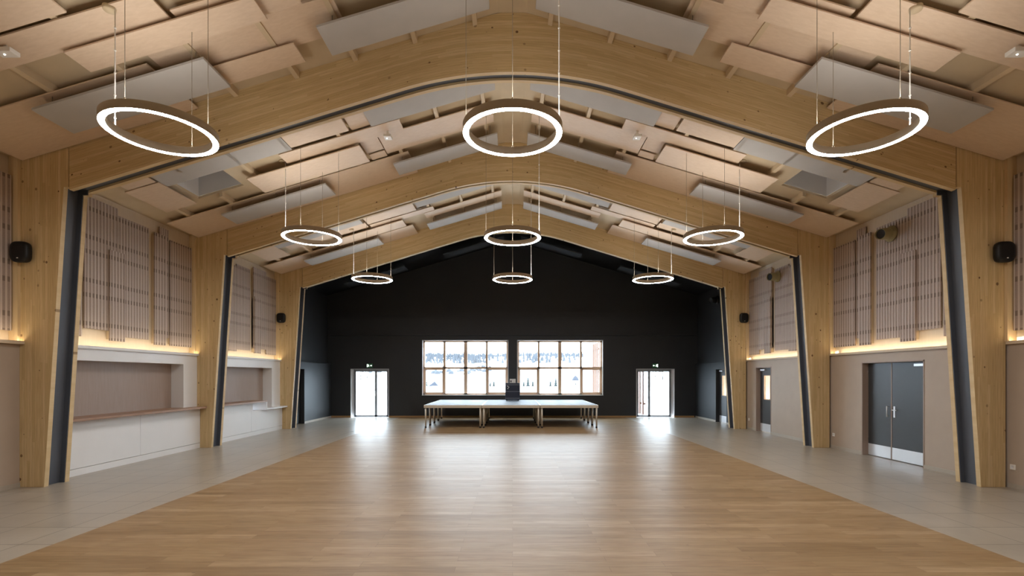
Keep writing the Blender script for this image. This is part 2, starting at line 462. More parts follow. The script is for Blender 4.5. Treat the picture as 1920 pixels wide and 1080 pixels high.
for fi, y in enumerate(F):
    r = empty('portal_frame', (0, y, 0), fl[fi], 'timber frame')
    for sd in (-1, 1):
        for yy in (y, y + .375):
            MB().prism(col_pts(sd), yy, yy + .08, uvf=lambda x, z: (z + 9 * sd + yy * 5.3, x * sd + yy)).build('column', M['glulam'], r, bevel=.004)
            beam_layer(sd, yy, yy + .08, 0.0 if yy == y else .09).build('beam', M['glulam'], r)
        st = MB()
        st.prism(col_pts(sd, .085), y + .08, y + .375)
        st.prism(col_pts(sd, .006), y + .362, y + .375); st.prism(col_pts(sd, .006), y + .08, y + .09)
        st.build('steel_web', M['steel'], r)
        sb = MB(); 
        for ins, a, b in ((.13, .08, .375), (.135, .362, .375), (.006, .08, .09)):
            w_ = beam_layer(sd, y + a, y + b, ins, 7.22); sb.add(w_.v, w_.f)
        sb.build('steel_web', M['steel'], r)
        MB().prism([(sd * 8.0, ZL), (sd * 8.148, ZL), (sd * 8.148, zc(8.148) - .002), (sd * 8.0, zc(8.0) - .002)], y - .05, y - .001,
                   uvf=lambda x, z: (z + 3 * sd + y, x * sd * .3)).build('corner_post', M['postwood'], r)

# ---------------------------------------------------------------- ceiling panels
PN = {}
def cpanel(name, mat, sd, u0, u1, y0, y1, d, th, label, cat, group, hang=False):
    m = MB(); m.slab(sd, u0, u1, y0, y1, d, th)
    if not hang:
        return tag(m.build(name, mat, bevel=.003), label, cat, group)
    r = empty(name, (sd * (u0 + u1) / 2, (y0 + y1) / 2, zc((u0 + u1) / 2) - d), label, cat, group)
    m.build('board', mat, r, bevel=.003)
    for uu in (u0 + .18, (u0 + u1) / 2, u1 - .18):
        h = MB(); yy = y0 + .12
        z1 = zc(uu) - d + th - .01; z2 = zc(uu) - .0
        h.tube((sd * uu, yy, z1), (sd * uu, yy, z2), .006, n=6)
        h.build('hanger_wire', M['wire'], r)
        c_ = MB(); c_.box(sd * uu - .07, sd * uu + .07, yy + .02, yy + .1, z1, z1 + .05); c_.build('bracket', M['black'], r)
    return r
BAY = ['before the nearest frame', 'between first and second frame', 'between second and farthest frame']
for bi, f in enumerate(F):
    for sd in (-1, 1):
        S = SIDE[sd]; B = BAY[bi]
        cpanel('grey_baffle', M['grey'], sd, 4.28, 6.66, f - 1.19, f - .53, .32, .035,
               'grey hanging baffle low on the %s slope, %s' % (S, B), 'ceiling baffle', 'grey baffles hanging below the slopes', True)
        cpanel('grey_baffle', M['grey'], sd, .35, 2.74, f - 1.13, f - .52, .30, .035,
               'grey hanging baffle beside the ridge on the %s slope, %s' % (S, B), 'ceiling baffle', 'grey baffles hanging below the slopes', True)
        if bi > 0:
            p = F[bi - 1]
            cpanel('grey_ceiling_panel', M['grey'], sd, 4.44, 6.94, p + 1.17, p + (1.90 if bi == 1 else 2.15), .10 if bi == 1 else .13, .03,
                   'flat grey ceiling panel on the outer %s slope right behind the %s frame' % (S, 'nearest' if bi == 1 else 'second'), 'ceiling panel', 'flat grey ceiling panels')
            cpanel('grey_ceiling_panel', M['grey'], sd, .35, 2.84, p + 1.17, p + (1.89 if bi == 1 else 2.20), .12, .03,
                   'flat grey ceiling panel near the ridge on the %s slope right behind the %s frame' % (S, 'nearest' if bi == 1 else 'second'), 'ceiling panel', 'flat grey ceiling panels')
W = [
 # bay, u0, u1, y0, y1, depth, words
 (0, 5.27, 7.95, 4.9, 5.80, .12, 'pale plywood ceiling panel at the outer top corner of the photo, %s slope'),
 (0, 4.36, 7.95, 5.84, 6.28, .13, 'long pale plywood ceiling panel carrying the nearest lamp cable on the %s slope'),
 (0, 3.30, 5.68, 6.21, 6.61, .20, 'pale plywood ceiling panel hung lowest over the nearest %s ring lamp'),
 (0, 2.45, 4.30, 6.15, 6.62, .12, 'narrow plywood ceiling panel tucked above the lowest board, %s slope near the camera'),
 (0, 2.46, 5.02, 6.64, 7.34, .08, 'broad flush plywood ceiling panel between the lowest board and the nearest beam, %s slope'),
 (0, 3.20, 5.00, 7.17, 7.59, .17, 'short plywood ceiling panel on the %s slope right in front of the nearest beam'),
 (0, 5.10, 7.95, 6.84, 7.96, .12, 'wide plywood ceiling panel above the nearest grey baffle on the outer %s slope'),
 (0, .42, 2.84, 5.86, 6.64, .12, 'plywood ceiling panel beside the ridge at the top of the photo, %s slope'),
 (1, 3.26, 4.41, 9.22, 9.78, .12, 'small plywood ceiling panel behind the nearest beam between grey panels, %s slope'),
 (1, 2.29, 4.72, 9.89, 10.31, .12, 'long plywood ceiling panel above the small white lamp, %s slope'),
 (1, .42, 2.82, 10.28, 11.07, .12, 'plywood ceiling panel beside the ridge in the middle bay, %s slope'),
 (1, 3.21, 5.57, 10.27, 11.04, .20, 'plywood ceiling panel hung lowest in the middle bay, %s slope'),
 (1, 2.39, 7.93, 11.25, 12.39, .12, 'very long plywood ceiling panel along the second beam, %s slope'),
 (1, 6.95, 7.60, 9.62, 10.79, .12, 'plywood ceiling panel between skylight and wall on the %s slope'),
 (1, 6.97, 7.50, 9.00, 9.58, .12, 'small plywood ceiling panel at the wall behind the nearest beam, %s slope'),
 (1, 2.86, 3.24, 9.38, 9.90, .06, 'small square plywood ceiling panel set deeper between grey and plywood panels, %s slope'),
 (1, 2.86, 3.24, 10.33, 10.92, .07, 'small deep-set plywood ceiling panel beside the lowest middle board, %s slope'),
 (1, 2.86, 3.20, 10.96, 11.22, .09, 'tiny plywood ceiling panel strip next to the grey ridge baffle, %s slope'),
 (2, 4.39, 6.76, 14.58, 14.98, .12, 'plywood ceiling panel behind the second beam on the outer %s slope'),
 (2, 2.90, 4.34, 13.95, 14.77, .12, 'broad plywood ceiling panel right behind the second beam, %s slope'),
 (2, 2.41, 4.32, 14.82, 15.14, .13, 'narrow plywood ceiling panel in the far bay nearer the ridge, %s slope'),
 (2, 3.37, 5.50, 15.02, 15.60, .20, 'plywood ceiling panel hung lowest in the far bay, %s slope'),
 (2, .35, 2.74, 15.20, 15.66, .12, 'plywood ceiling panel beside the ridge in the far bay, %s slope'),
 (2, 3.24, 5.52, 15.88, 16.82, .12, 'plywood ceiling panel along the farthest beam towards the ridge, %s slope'),
 (2, 5.56, 7.93, 15.62, 16.82, .12, 'plywood ceiling panel along the farthest beam at the wall, %s slope'),
 (2, 6.95, 7.62, 13.9, 15.35, .12, 'plywood ceiling panel near the wall in the far bay, %s slope'),
]
for b, u0, u1, y0, y1, d, words in W:
    for sd in (-1, 1):
        cpanel('plywood_ceiling_panel', M['ply'], sd, u0, u1, y0, y1, d, .022, words % SIDE[sd], 'ceiling panel', 'plywood ceiling panels')
for sd in (-1, 1):
    for u0, u1, wd in ((4.28, 6.66, 'outer'), (.35, 2.74, 'inner')):
        cpanel('black_baffle', M['blackwall'], sd, u0, u1, YW - 2.2, YW - 1.5, .35, .035,
               'black hanging baffle on the %s %s slope of the dark stage bay' % (wd, SIDE[sd]), 'ceiling baffle', 'black baffles in the stage bay')

# ---------------------------------------------------------------- walls
for sd in (-1, 1):
    S = SIDE[sd]
    struct(MB().box(sd * XU, sd * (XU + .15), YB, F[2] + .40, ZL - .1, zc(8.15)), 'wall_' + S, M['upper'], 'cream boarded upper %s wall behind the slatted panels' % S, 'wall')
    struct(MB().box(sd * XU, sd * (XU + .15), F[2] + .40, YW + .2, ZL - .1, zc(8.15) + .03), 'wall_' + S, M['blackwall'], 'black upper %s wall of the stage bay' % S, 'wall')
struct(MB().box(-8.6, 8.6, YB - .15, YB, 0, 8), 'wall_back', M['beige'], 'beige wall behind the camera', 'wall')

def wall_run(sd, X, y0, y1, z1, openings, mat, label, depth=.34, z0=0):
    """lower wall with rectangular openings (ya, yb, za, zb)"""
    m = MB(); y = y0
    for (a, b, za, zt) in sorted(openings):
        m.box(sd * X, sd * (X + depth), y, a, z0, z1)
        m.box(sd * X, sd * (X + depth), a, b, zt, z1)
        if za > z0: m.box(sd * X, sd * (X + depth), a, b, z0, za)
        y = b
    m.box(sd * X, sd * (X + depth), y, y1, z0, z1)
    return struct(m, 'wall_' + SIDE[sd], mat, label, 'wall')
G = .455
BAR1 = (F[0] + G, 11.9, 1.04, 2.10)
BAR2 = (F[1] + G, 16.27, .80, 2.08)
DD = (9.60, 11.32, 0, 2.13)
D4 = (15.29, 16.25, 0, 2.11)
D5 = (18.45, 19.46, 0, 2.11)
D6 = (17.85, 18.82, 0, 2.11)
TW = ZL - .045
wall_run(-1, XL + .04, YB, F[0] + .18, TW, [], M['beige'], 'beige lower left wall beside the camera')
for ya, yb_, br_, wd in ((F[0] + .2, F[1] + .1, BAR1, 'first'), (F[1] + .2, F[2] + .1, BAR2, 'second')):
    struct(MB().box(-XL, -XL - .34, ya, yb_, br_[3], TW), 'wall_left', M['white'], 'white lintel of the left wall above the %s serving hatch' % wd, 'wall')
    struct(MB().box(-XL, -XL - .34, br_[1], yb_, 0, br_[3]), 'wall_left', M['white'], 'white pier of the left wall at the far end of the %s serving hatch' % wd, 'wall')
    struct(MB().box(-XL, -XL - .34, ya, br_[1], 0, br_[2] - .05), 'wall_left', M['white'], 'low white wall under the %s serving hatch' % wd, 'wall')
    struct(MB().box(-XL, -XL - .34, ya, br_[0], br_[2] - .05, br_[3]), 'wall_left', M['white'], 'white pier of the left wall at the near end of the %s serving hatch' % wd, 'wall')
wall_run(-1, XL, F[2] + .1, YW, TW, [D6], M['blackwall'], 'black lower left wall of the stage bay')
wall_run(1, XR, YB, F[0] + .2, TW, [], M['beige'], 'beige lower right wall beside the camera')
wall_run(1, XR, F[0] + .2, F[1] + .2, TW, [DD], M['beige'], 'beige lower right wall around the double door')
wall_run(1, XR, F[1] + .2, F[2] + .1, TW, [D4], M['beige'], 'beige lower right wall around the single door', depth=.20)
wall_run(1, XR, F[2] + .1, YW, TW, [D5], M['blackwall'], 'black lower right wall of the stage bay', depth=.20)
struct(MB().box(XR + .34, XR + .40, YB, D4[0] - .75, -.1, TW).box(-XL - .34, -XL - .40, D6[0] - .1, D6[1] + .1, -.1, TW), 'wall_backing', M['upper'], 'plain backing behind the doors and hatches', 'wall')  # added out of view to stop sky light leaking in round the doors
# far wall with windows and doors
WIN = [(-3.98, -.18, .965, 3.41), (.20, 3.99, .965, 3.41)]
DRS = [(-7.13, -5.44, 0, 2.14), (5.44, 7.13, 0, 2.14)]
m = MB(); T = .32
xs = sorted([-8.6, 8.6] + [a for q in WIN + DRS for a in q[:2]])
for a, b in zip(xs[:-1], xs[1:]):
    op = [q for q in WIN + DRS if abs(q[0] - a) < 1e-6]
    if op:
        q = op[0]
        m.box(a, b, YW, YW + T, q[3], 8)
        if q[2] > 0: m.box(a, b, YW, YW + T, 0, q[2])
    else: m.box(a, b, YW, YW + T, 0, 8)
struct(m, 'wall_far', M['blackwall'], 'black far gable wall with two windows and two glazed doors', 'wall')
struct(MB().box(-8.1, 8.1, YW - .05, YW, 3.66, 4.42).box(-8.1, 8.1, YW - .09, YW, 3.60, 3.67), 'trim_1', M['blackwall'], 'black boxed band across the far wall above the windows', 'trim')
# ledges with light strips
for sd, X in ((-1, XL), (1, XR)):
    S = SIDE[sd]
    rng = [(YB, F[0] - .001, 'before the nearest frame'), (F[0] + G, F[1] - .001, 'between first and second frame'), (F[1] + G, F[2] - .001, 'between second and farthest frame')]
    for i, (a, b, wd) in enumerate(rng):
        r = empty('trim_%d' % (2 + i + (3 if sd > 0 else 0)), (sd * X, (a + b) / 2, TW), 'cream %s wall ledge hiding a warm light strip, %s' % (S, wd), 'light ledge', kind='structure')
        l = MB().box(sd * (X - .045), sd * XU, a, b, TW, ZL - .015).box(sd * (X - .045), sd * (X - .03), a, b, ZL - .015, ZL + .006)
        l.build('ledge', M['white'] if (sd < 0 and i) else M['upper'], r)
        MB().box(sd * (X - .028), sd * (X - .012), a + .03, b - .03, ZL - .015, ZL - .005).build('light_strip', M['led'], r)
    struct(MB().box(sd * (X - .045), sd * XU, F[2] + G, YW - .1, TW, ZL), 'trim_%d' % (8 + (sd > 0)), M['blackwall'], 'black %s wall ledge of the stage bay' % S, 'wall ledge')
# skirtings
struct(MB().box(-5.44, 5.44, YW - .015, YW, 0, .075), 'baseboard_far', M['skirt'], 'oak skirting along the far wall', 'skirting')
for a, b in ((-8, -7.13), (7.13, 8)):
    struct(MB().box(a, b, YW - .015, YW, 0, .075), 'baseboard_far', M['skirt'], 'short oak skirting beside the %s glazed door' % ('left' if a < 0 else 'right'), 'skirting')
for (a, b, wd) in ((YB, F[0], 'beside the camera'), (F[0] + G, DD[0], 'before the double door'), (DD[1], F[1], 'after the double door'),
                   (F[1] + G, D4[0], 'before the single door'), (D4[1], F[2], 'after the single door'), (F[2] + G, D5[0], 'before the stage bay door'), (D5[1], YW, 'after the stage bay door')):
    struct(MB().box(XR - .012, XR, a, b, 0, .075), 'baseboard_right', M['tileskirt'], 'pale stone skirting on the right wall ' + wd, 'skirting')
for (a, b, wd) in ((YB, F[0], 'beside the camera'), (F[2] + G, D6[0], 'before the dark doorway'), (D6[1], YW, 'after the dark doorway')):
    X = XL + .04 if a == YB else XL
    struct(MB().box(-X, -X + .012, a, b, 0, .075), 'baseboard_left', M['tileskirt'], 'pale stone skirting on the left wall ' + wd, 'skirting')

# ---------------------------------------------------------------- serving hatches (left)
def bar(y0, y1, yj, label, stepped):
    r = empty('serving_hatch', (-XL, (y0 + y1) / 2, 0), label, 'serving hatch')
    k = 2 if not stepped else 1
    ztop = 1.0 if not stepped else .755
    n = 2
    for i in range(n):
        a = y0 + (y1 - y0) * i / n; b = y0 + (y1 - y0) * (i + 1) / n
        MB().box(-7.90, -XL - .0, a + .0025, b - .0025, .13, ztop).build('front_panel', M['white'], r, bevel=.002)
    MB().box(-7.905, -XL, y0, y1, 0, .122).build('plinth', M['white'], r)
    if not stepped:
        MB().box(-7.71, -8.30, y0 + .0, yj, 1.0, 1.045).box(-7.71, -XL + .001, yj, y1 - .02, 1.0, 1.045).build('worktop', M['top'], r, bevel=.004)
        MB().box(-8.28, -8.32, y0, yj, 1.045, 2.10).build('shutter', M['shutter'], r)
    else:
        ys = 15.42
        MB().box(-7.90, -XL, y0, ys - .5, .758, 1.0).build('front_panel', M['white'], r)
        MB().box(-7.71, -8.30, y0 + .0, ys, 1.005, 1.05).build('worktop', M['top'], r, bevel=.004)
        MB().box(-7.71, -8.30, ys - .03, ys, .80, 1.005).build('step_panel', M['white'], r)
        MB().box(-7.71, -8.30, ys - .03, yj, .755, .80).box(-7.71, -XL + .001, yj, y1 - .02, .755, .80).build('worktop', M['white'], r, bevel=.004)
        MB().box(-8.28, -8.32, y0, yj, .80, 2.08).build('shutter', M['shutter'], r)
    return r
bar(F[0] + G, F[1] - .002, BAR1[1], 'white serving hatch with long brown worktop and closed wooden shutter, nearest on the left', False)
bar(F[1] + G, F[2] - .002, BAR2[1], 'farther white serving hatch on the left with a worktop that steps down', True)

# ---------------------------------------------------------------- slatted wall panels
def slat_panel(sd, y0, y1, z0, z1, xf, label):
    """xf = front face distance from centre line"""
    back = XU - .002; m = MB()
    m.box(sd * (xf + .005), sd * (xf + .03), y0, y1, z0, z1, mi=1)
    n = max(2, round((y1 - y0) / .08)); p = (y1 - y0) / n
    for i in range(n + 1):
        c = y0 + p * i
        a, b = max(y0, c - p * .19), min(y1, c + p * .19)
        m.box(sd * xf, sd * (xf + .005), a, b, z0, z1, mi=0)
    m.box(sd * (xf + .03), sd * back, y0 + .02, y0 + .06, z0 + .03, z1 - .03, mi=2)
    m.box(sd * (xf + .03), sd * back, y1 - .06, y1 - .02, z0 + .03, z1 - .03, mi=2)
    return tag(m.build('slatted_wall_panel', [M['slat'], M['groove'], M['batten']]), label, 'acoustic panel', 'slatted acoustic wall panels')
B1 = [(9.28, 10.06, 2.72, 5.24, 8.09, 'slatted wall panel nearest the first frame'),
      (8.70, 9.24, 2.56, 5.10, 8.11, 'low slatted wall panel half hidden behind the first frame leg'),
      (9.82, 10.20, 2.52, 4.34, 8.05, 'narrow short slatted wall panel standing proud in front of its neighbours'),
      (10.07, 10.92, 2.62, 5.10, 8.09, 'wide slatted wall panel in the middle of the first full bay'),
      (11.05, 11.40, 2.52, 5.05, 8.05, 'narrow tall slatted wall panel standing proud in the first full bay'),
      (11.27, 11.56, 2.70, 5.24, 8.10, 'narrow slatted wall panel set back, its top standing highest'),
      (11.58, 12.34, 2.53, 5.02, 8.07, 'slatted wall panel in the corner beside the second frame')]
B2 = [(13.98, 14.36, 2.54, 5.04, 8.07, 'narrow slatted wall panel nearest the second frame, far bay'),
      (14.37, 15.12, 2.60, 5.10, 8.08, 'wide slatted wall panel in the middle of the far bay'),
      (15.30, 15.66, 2.53, 4.30, 8.03, 'short slatted wall panel standing proud in the far bay'),
      (15.30, 16.08, 2.68, 5.22, 8.07, 'tall slatted wall panel behind the short proud one, far bay'),
      (16.12, 16.78, 2.53, 5.10, 8.09, 'slatted wall panel in the corner beside the farthest frame')]
for sd in (-1, 1):
    S = SIDE[sd]
    for y0, y1, z0, z1, xf, wd in B1 + B2:
        slat_panel(sd, y0, y1, z0, z1, xf, wd + ', ' + S + ' wall')
    slat_panel(sd, 7.13, 7.90, 2.54, 5.04, 8.07, 'slatted wall panel at the %s edge of the photo before the nearest frame' % S)

# ---------------------------------------------------------------- ring lamps
def ring_lamp(x, y, label, cable_side, dcan, dn):
    z = 4.71; R0, R1 = .596, .522
    r = empty('ring_lamp', (x, y, z), label, 'pendant lamp', 'round ring pendant lamps')
    hs = MB(); hs.lathe((x, y, z), [(R0 - .004, .0), (R0, .006), (R0, .094), (R0 - .006, .10), (R0 - .015, .10), (R0 - .015, .09), (R1 + .015, .09), (R1 + .015, .10), (R1 + .006, .10), (R1, .094), (R1, .006), (R1 + .004, .0)], 96)
    hs.build('housing', M['taupe'], r)
    df = MB(); df.lathe((x, y, z), [(R1 + .005, .0), (R1 + .012, -.003), (R0 - .010, -.003), (R0 - .004, .0)], 96); df.build('diffuser', M['ring'], r)
    up = MB(); up.lathe((x, y, z), [(R0 - .015, .092), (R1 + .015, .092)], 96); up.build('uplight_strip', M['ringup'], r)  # hidden emitter added to throw light onto the ceiling and beams
    Rm = (R0 + R1) / 2
    for (dx, dy, d) in ((0, -Rm, dn[0]), (0, Rm, dn[1]), (-cable_side * Rm, 0, dn[2])):
        wi = MB(); zt = zc(x + dx) - d
        wi.tube((x + dx, y + dy, z + .095), (x + dx, y + dy, zt), .0035, n=5)
        wi.lathe((x + dx, y + dy, z + .095), [(.014, 0), (.014, .02), (.006, .035)], 10)
        wi.build('suspension_wire', M['wire'], r)
    cx = x + cable_side * Rm; zt = zc(cx) - dcan
    cb = MB(); cb.tube((cx, y, z + .095), (cx, y, zt), .007, n=6)
    zz = z + .2
    while zz < zt - .1: cb.ball((cx, y, zz), .014, 5); zz += .27
    cb.build('power_cable', M['whitep'], r)
    cn = MB(); cn.lathe((cx - cable_side * (-.07), y, zt - .03), [(0.001, 0), (.062, 0), (.07, .008), (.07, .05), (0.001, .05)], 28); cn.build('canopy', M['ceil'], r)
rows = [(1.47, None), (5.90, 'nearest'), (10.33, 'middle'), (14.76, 'farthest')]
for yi, (y, wd) in enumerate(rows):
    for x, S in ((-4.22, 'left'), (0, 'central'), (4.22, 'right')):
        lab = ('glowing %s ring lamp hanging in the %s row of three' % (S, wd)) if wd else ('glowing %s ring lamp hanging above the camera' % S)
        cs = -1 if S == 'left' else 1
        dc = [0, .14, .02, .14][yi] if x else .02
        if wd == 'farthest' and x: dn = (.14, .05, .14)
        else: dn = (.14, .12, .14) if x else (.02, .02, .02)
        ring_lamp(x, y, lab, cs, dc, dn)

# ---------------------------------------------------------------- small things on walls and ceiling
def speaker(x, y, z, label):
    r = empty('wall_speaker', (x, y, z - .17), label, 'speaker', 'black wall speakers')
    m = MB(); pts = []
    n = 28
    def ring_(yy, k):
        out = []
        for i in range(n):
            t = 2 * math.pi * i / n; c, s_ = math.cos(t), math.sin(t)
            out.append((x + .145 * k * (abs(c) ** .55) * (1 if c > 0 else -1), yy, z + .17 * k * (abs(s_) ** .55) * (1 if s_ > 0 else -1)))
        return out
    L = [(y, .55), (y, .8), (y - .02, .96), (y - .06, 1.0), (y - .10, .97), (y - .12, .88), (y - .125, .6)]
    for yy, k in L: pts += ring_(yy, k)
    fs = [(j * n + i, j * n + (i + 1) % n, (j + 1) * n + (i + 1) % n, (j + 1) * n + i) for j in range(len(L) - 1) for i in range(n)]
    fs += [tuple(range(n)), tuple(reversed(range((len(L) - 1) * n, len(L) * n)))]
    m.add([(a, b - .03, c) for a, b, c in pts], fs, smooth=True); m.build('cabinet', M['black'], r)
    MB().box(x - .03, x + .03, y - .035, y, z - .06, z + .06).build('bracket', M['black'], r)
    MB().ball((x, y - .152, z - .105), .022, 6, sc=(1, .2, .45)).build('badge', M['whitep'], r)
for sd in (-1, 1):
    S = SIDE[sd]
    speaker(sd * 7.90, F[0] - .001, 3.80, 'black rounded speaker on the nearest %s timber leg' % S)
    speaker(sd * 7.90, F[2] - .001, 3.80, 'small black rounded speaker on the farthest %s timber leg' % S)
def nozzle(y, label, mat, hole, x=8.01):
    z = 4.84
    r = empty('air_nozzle', (x, y, z), label, 'air nozzle', 'ventilation nozzles on the right wall')
    ax = Vector((-.80, -.28, -.10)).normalized()
    MB().lathe((x, y, z), [(.001, -.06), (.17, -.06), (.17, -.03), (.14, .0), (.12, .03)], 28, axis=(-1, 0, 0)).build('flange', mat, r)
    MB().ball((x - .05, y, z), .105, 12).lathe((x, y, z), [(.125, .03), (.112, .26), (.100, .26), (.095, .18)], 28, axis=ax).build('barrel', mat, r)
    MB().lathe((x, y, z), [(.001, .235), (.099, .235)], 28, axis=ax).build('opening', hole, r)
nozzle(10.45, 'beige round air nozzle high on the right wall, nearest of the three', M['olive'], M['black'])
nozzle(14.92, 'beige round air nozzle high on the right wall beyond the second frame', M['olive'], M['black'])
nozzle(19.5, 'black round air nozzle on the black right wall of the stage bay', M['black'], M['black'], 8.085)
def emlight(sd, u, y, d, label, big):
    z = zc(u) - d
    r = empty('emergency_light', (sd * u, y, z - .06), label, 'emergency light', 'small white emergency lights on the ceiling')
    a, b = (.11, .065) if big else (.075, .085)
    MB().box(sd * u - a, sd * u + a, y - b, y + b, z - .065, z - .01).build('housing', M['whitep'], r, bevel=.006)
    MB().ball((sd * u - .02, y, z - .066), .010, 6).build('lens', M['lens'], r)
    MB().box(sd * u - .02, sd * u + .02, y - .02, y + .02, z - .012, z + .10).build('stem', M['whitep'], r)
for sd in (-1, 1):
    emlight(sd, 6.17, 5.98, .16, 'small white emergency light at the %s edge of the photo' % SIDE[sd], True)
    emlight(sd, 2.59, 10.2, .20, 'small white emergency light on the %s slope behind the nearest beam' % SIDE[sd], False)
def socket(y, label):
    r = empty('wall_socket', (XR, y, .34), label, 'socket', 'white sockets on the right wall')
    MB().box(XR - .012, XR, y - .042, y + .042, .30, .384).build('plate', M['whitep'], r, bevel=.003)
    MB().lathe((XR - .0125, y, .342), [(.001, .0), (.022, .0), (.024, .002)], 20, axis=(-1, 0, 0)).build('outlet', M['reveal'], r)
socket(7.90, 'white wall socket low on the right wall before the nearest frame')
socket(12.31, 'white wall socket low on the right wall left of the double door')
socket(16.72, 'white wall socket low on the right wall left of the single door')
def ledge_box(y, label):
    tag(MB().box(XR + .0, XR + .05, y - .045, y + .045, ZL - .012, ZL + .075).build('ledge_sensor', M['whitep'], bevel=.008), label, 'sensor', 'white boxes on the right ledge')
ledge_box(7.80, 'small white box on the right wall ledge before the nearest frame')
ledge_box(12.22, 'small white box on the right wall ledge beside the second frame')
ledge_box(16.70, 'small white box on the right wall ledge beside the farthest frame')
def exit_sign(x, label, mirror):
    y = YW - .001; z = 2.27; s = mirror
    r = empty('exit_sign', (x, y, z - .08), label, 'exit sign', 'green exit signs')
    MB().box(x - .13, x + .13, y - .03, y, z - .08, z + .10).build('plate', M['green'], r, bevel=.003)
    p = MB(); f = y - .034
    def poly(pts): p.prism([(x + s * a, z + .01 + b) for a, b in pts], f, f + .003)
    poly([(-.11, 0), (-.075, .04), (-.075, .015), (-.035, .015), (-.035, -.015), (-.075, -.015), (-.075, -.04)])   # arrow
    p.build('arrow', M['signw'], r)
    q_ = MB(); p = q_
    poly([(.085, -.065), (.11, -.065), (.11, .065), (.085, .065)])                                               # doorway
    poly([(.03, -.005), (.055, .0), (.06, .03), (.035, .03)])                                                    # body
    poly([(.03, -.005), (.045, -.002), (.03, -.03), (.005, -.045), (.0, -.035), (.02, -.022)])                   # leg
    poly([(.045, -.005), (.058, -.0), (.07, -.03), (.065, -.06), (.052, -.06), (.056, -.033)])                   # leg
    poly([(.036, .03), (.03, .022), (.012, .02), (.012, .028), (.028, .032)])                                    # arm
    q_.ball((x + s * .055, f + .002, z + .055), .012, 6, sc=(1, .2, 1))
    q_.build('running_figure', M['signw'], r)
exit_sign(-6.29, 'green exit sign above the left glazed door', -1)
exit_sign(6.28, 'green exit sign above the right glazed door', 1)

# ---------------------------------------------------------------- windows and glazed doors in the far wall
def window(idx, x0, x1, z0, z1, side):
    r = empty('window_%d' % idx, ((x0 + x1) / 2, YW, z0), 'large %s window of eight panes with wooden bars in the black wall' % side, 'window', kind='structure')
    y0, y1 = YW + .14, YW + .22
    rv = MB(); t = .025
    rv.box(x0, x0 + t, YW - .012, YW + T, z0, z1).box(x1 - t, x1, YW - .012, YW + T, z0, z1).box(x0, x1, YW - .012, YW + T, z1 - t, z1).box(x0 - .01, x1 + .01, YW - .03, YW + T, z0, z0 + t)
    rv.build('window_reveal', M['reveal'], r)
    a, b, c, d = x0 + t, x1 - t, z0 + t, z1 - t
    W_ = b - a; fr = .07
    zm = c + (d - c) * .497
    vb = [a + W_ * k for k in (0, .25, .5, .75, 1)]
    hw = [fr, .045, .075, .045, fr]
    f = MB().box(a, b, y0, y1, c, c + fr).box(a, b, y0, y1, d - fr, d).box(a, b, y0, y1, zm - .045, zm + .045)
    for i, (v, h) in enumerate(zip(vb, hw)):
        if i == 0: f.box(v, v + h, y0, y1, c, d)
        elif i == 4: f.box(v - h, v, y0, y1, c, d)
        else: f.box(v - h, v + h, y0, y1, c, d)
    f.build('window_frame', M['sash'], r)
    for i in range(4):
        for lo in (0, 1):
            pa = vb[i] + (hw[i]); pb = vb[i + 1] - hw[i + 1]
            pc, pd = (c + fr, zm - .045) if lo == 0 else (zm + .045, d - fr)
            if lo == 0 and i in (0, 3):     # opening casements
                s_ = MB(); h = .045
                s_.box(pa, pb, y0 - .02, y0 + .03, pc, pc + h).box(pa, pb, y0 - .02, y0 + .03, pd - h, pd).box(pa, pa + h, y0 - .02, y0 + .03, pc, pd).box(pb - h, pb, y0 - .02, y0 + .03, pc, pd)
                s_.build('casement', M['sash'], r)
            MB().box(pa, pb, y0 + .035, y0 + .045, pc, pd).build('pane', M['glass'], r)
window(1, *WIN[0], 'left'); window(2, *WIN[1], 'right')
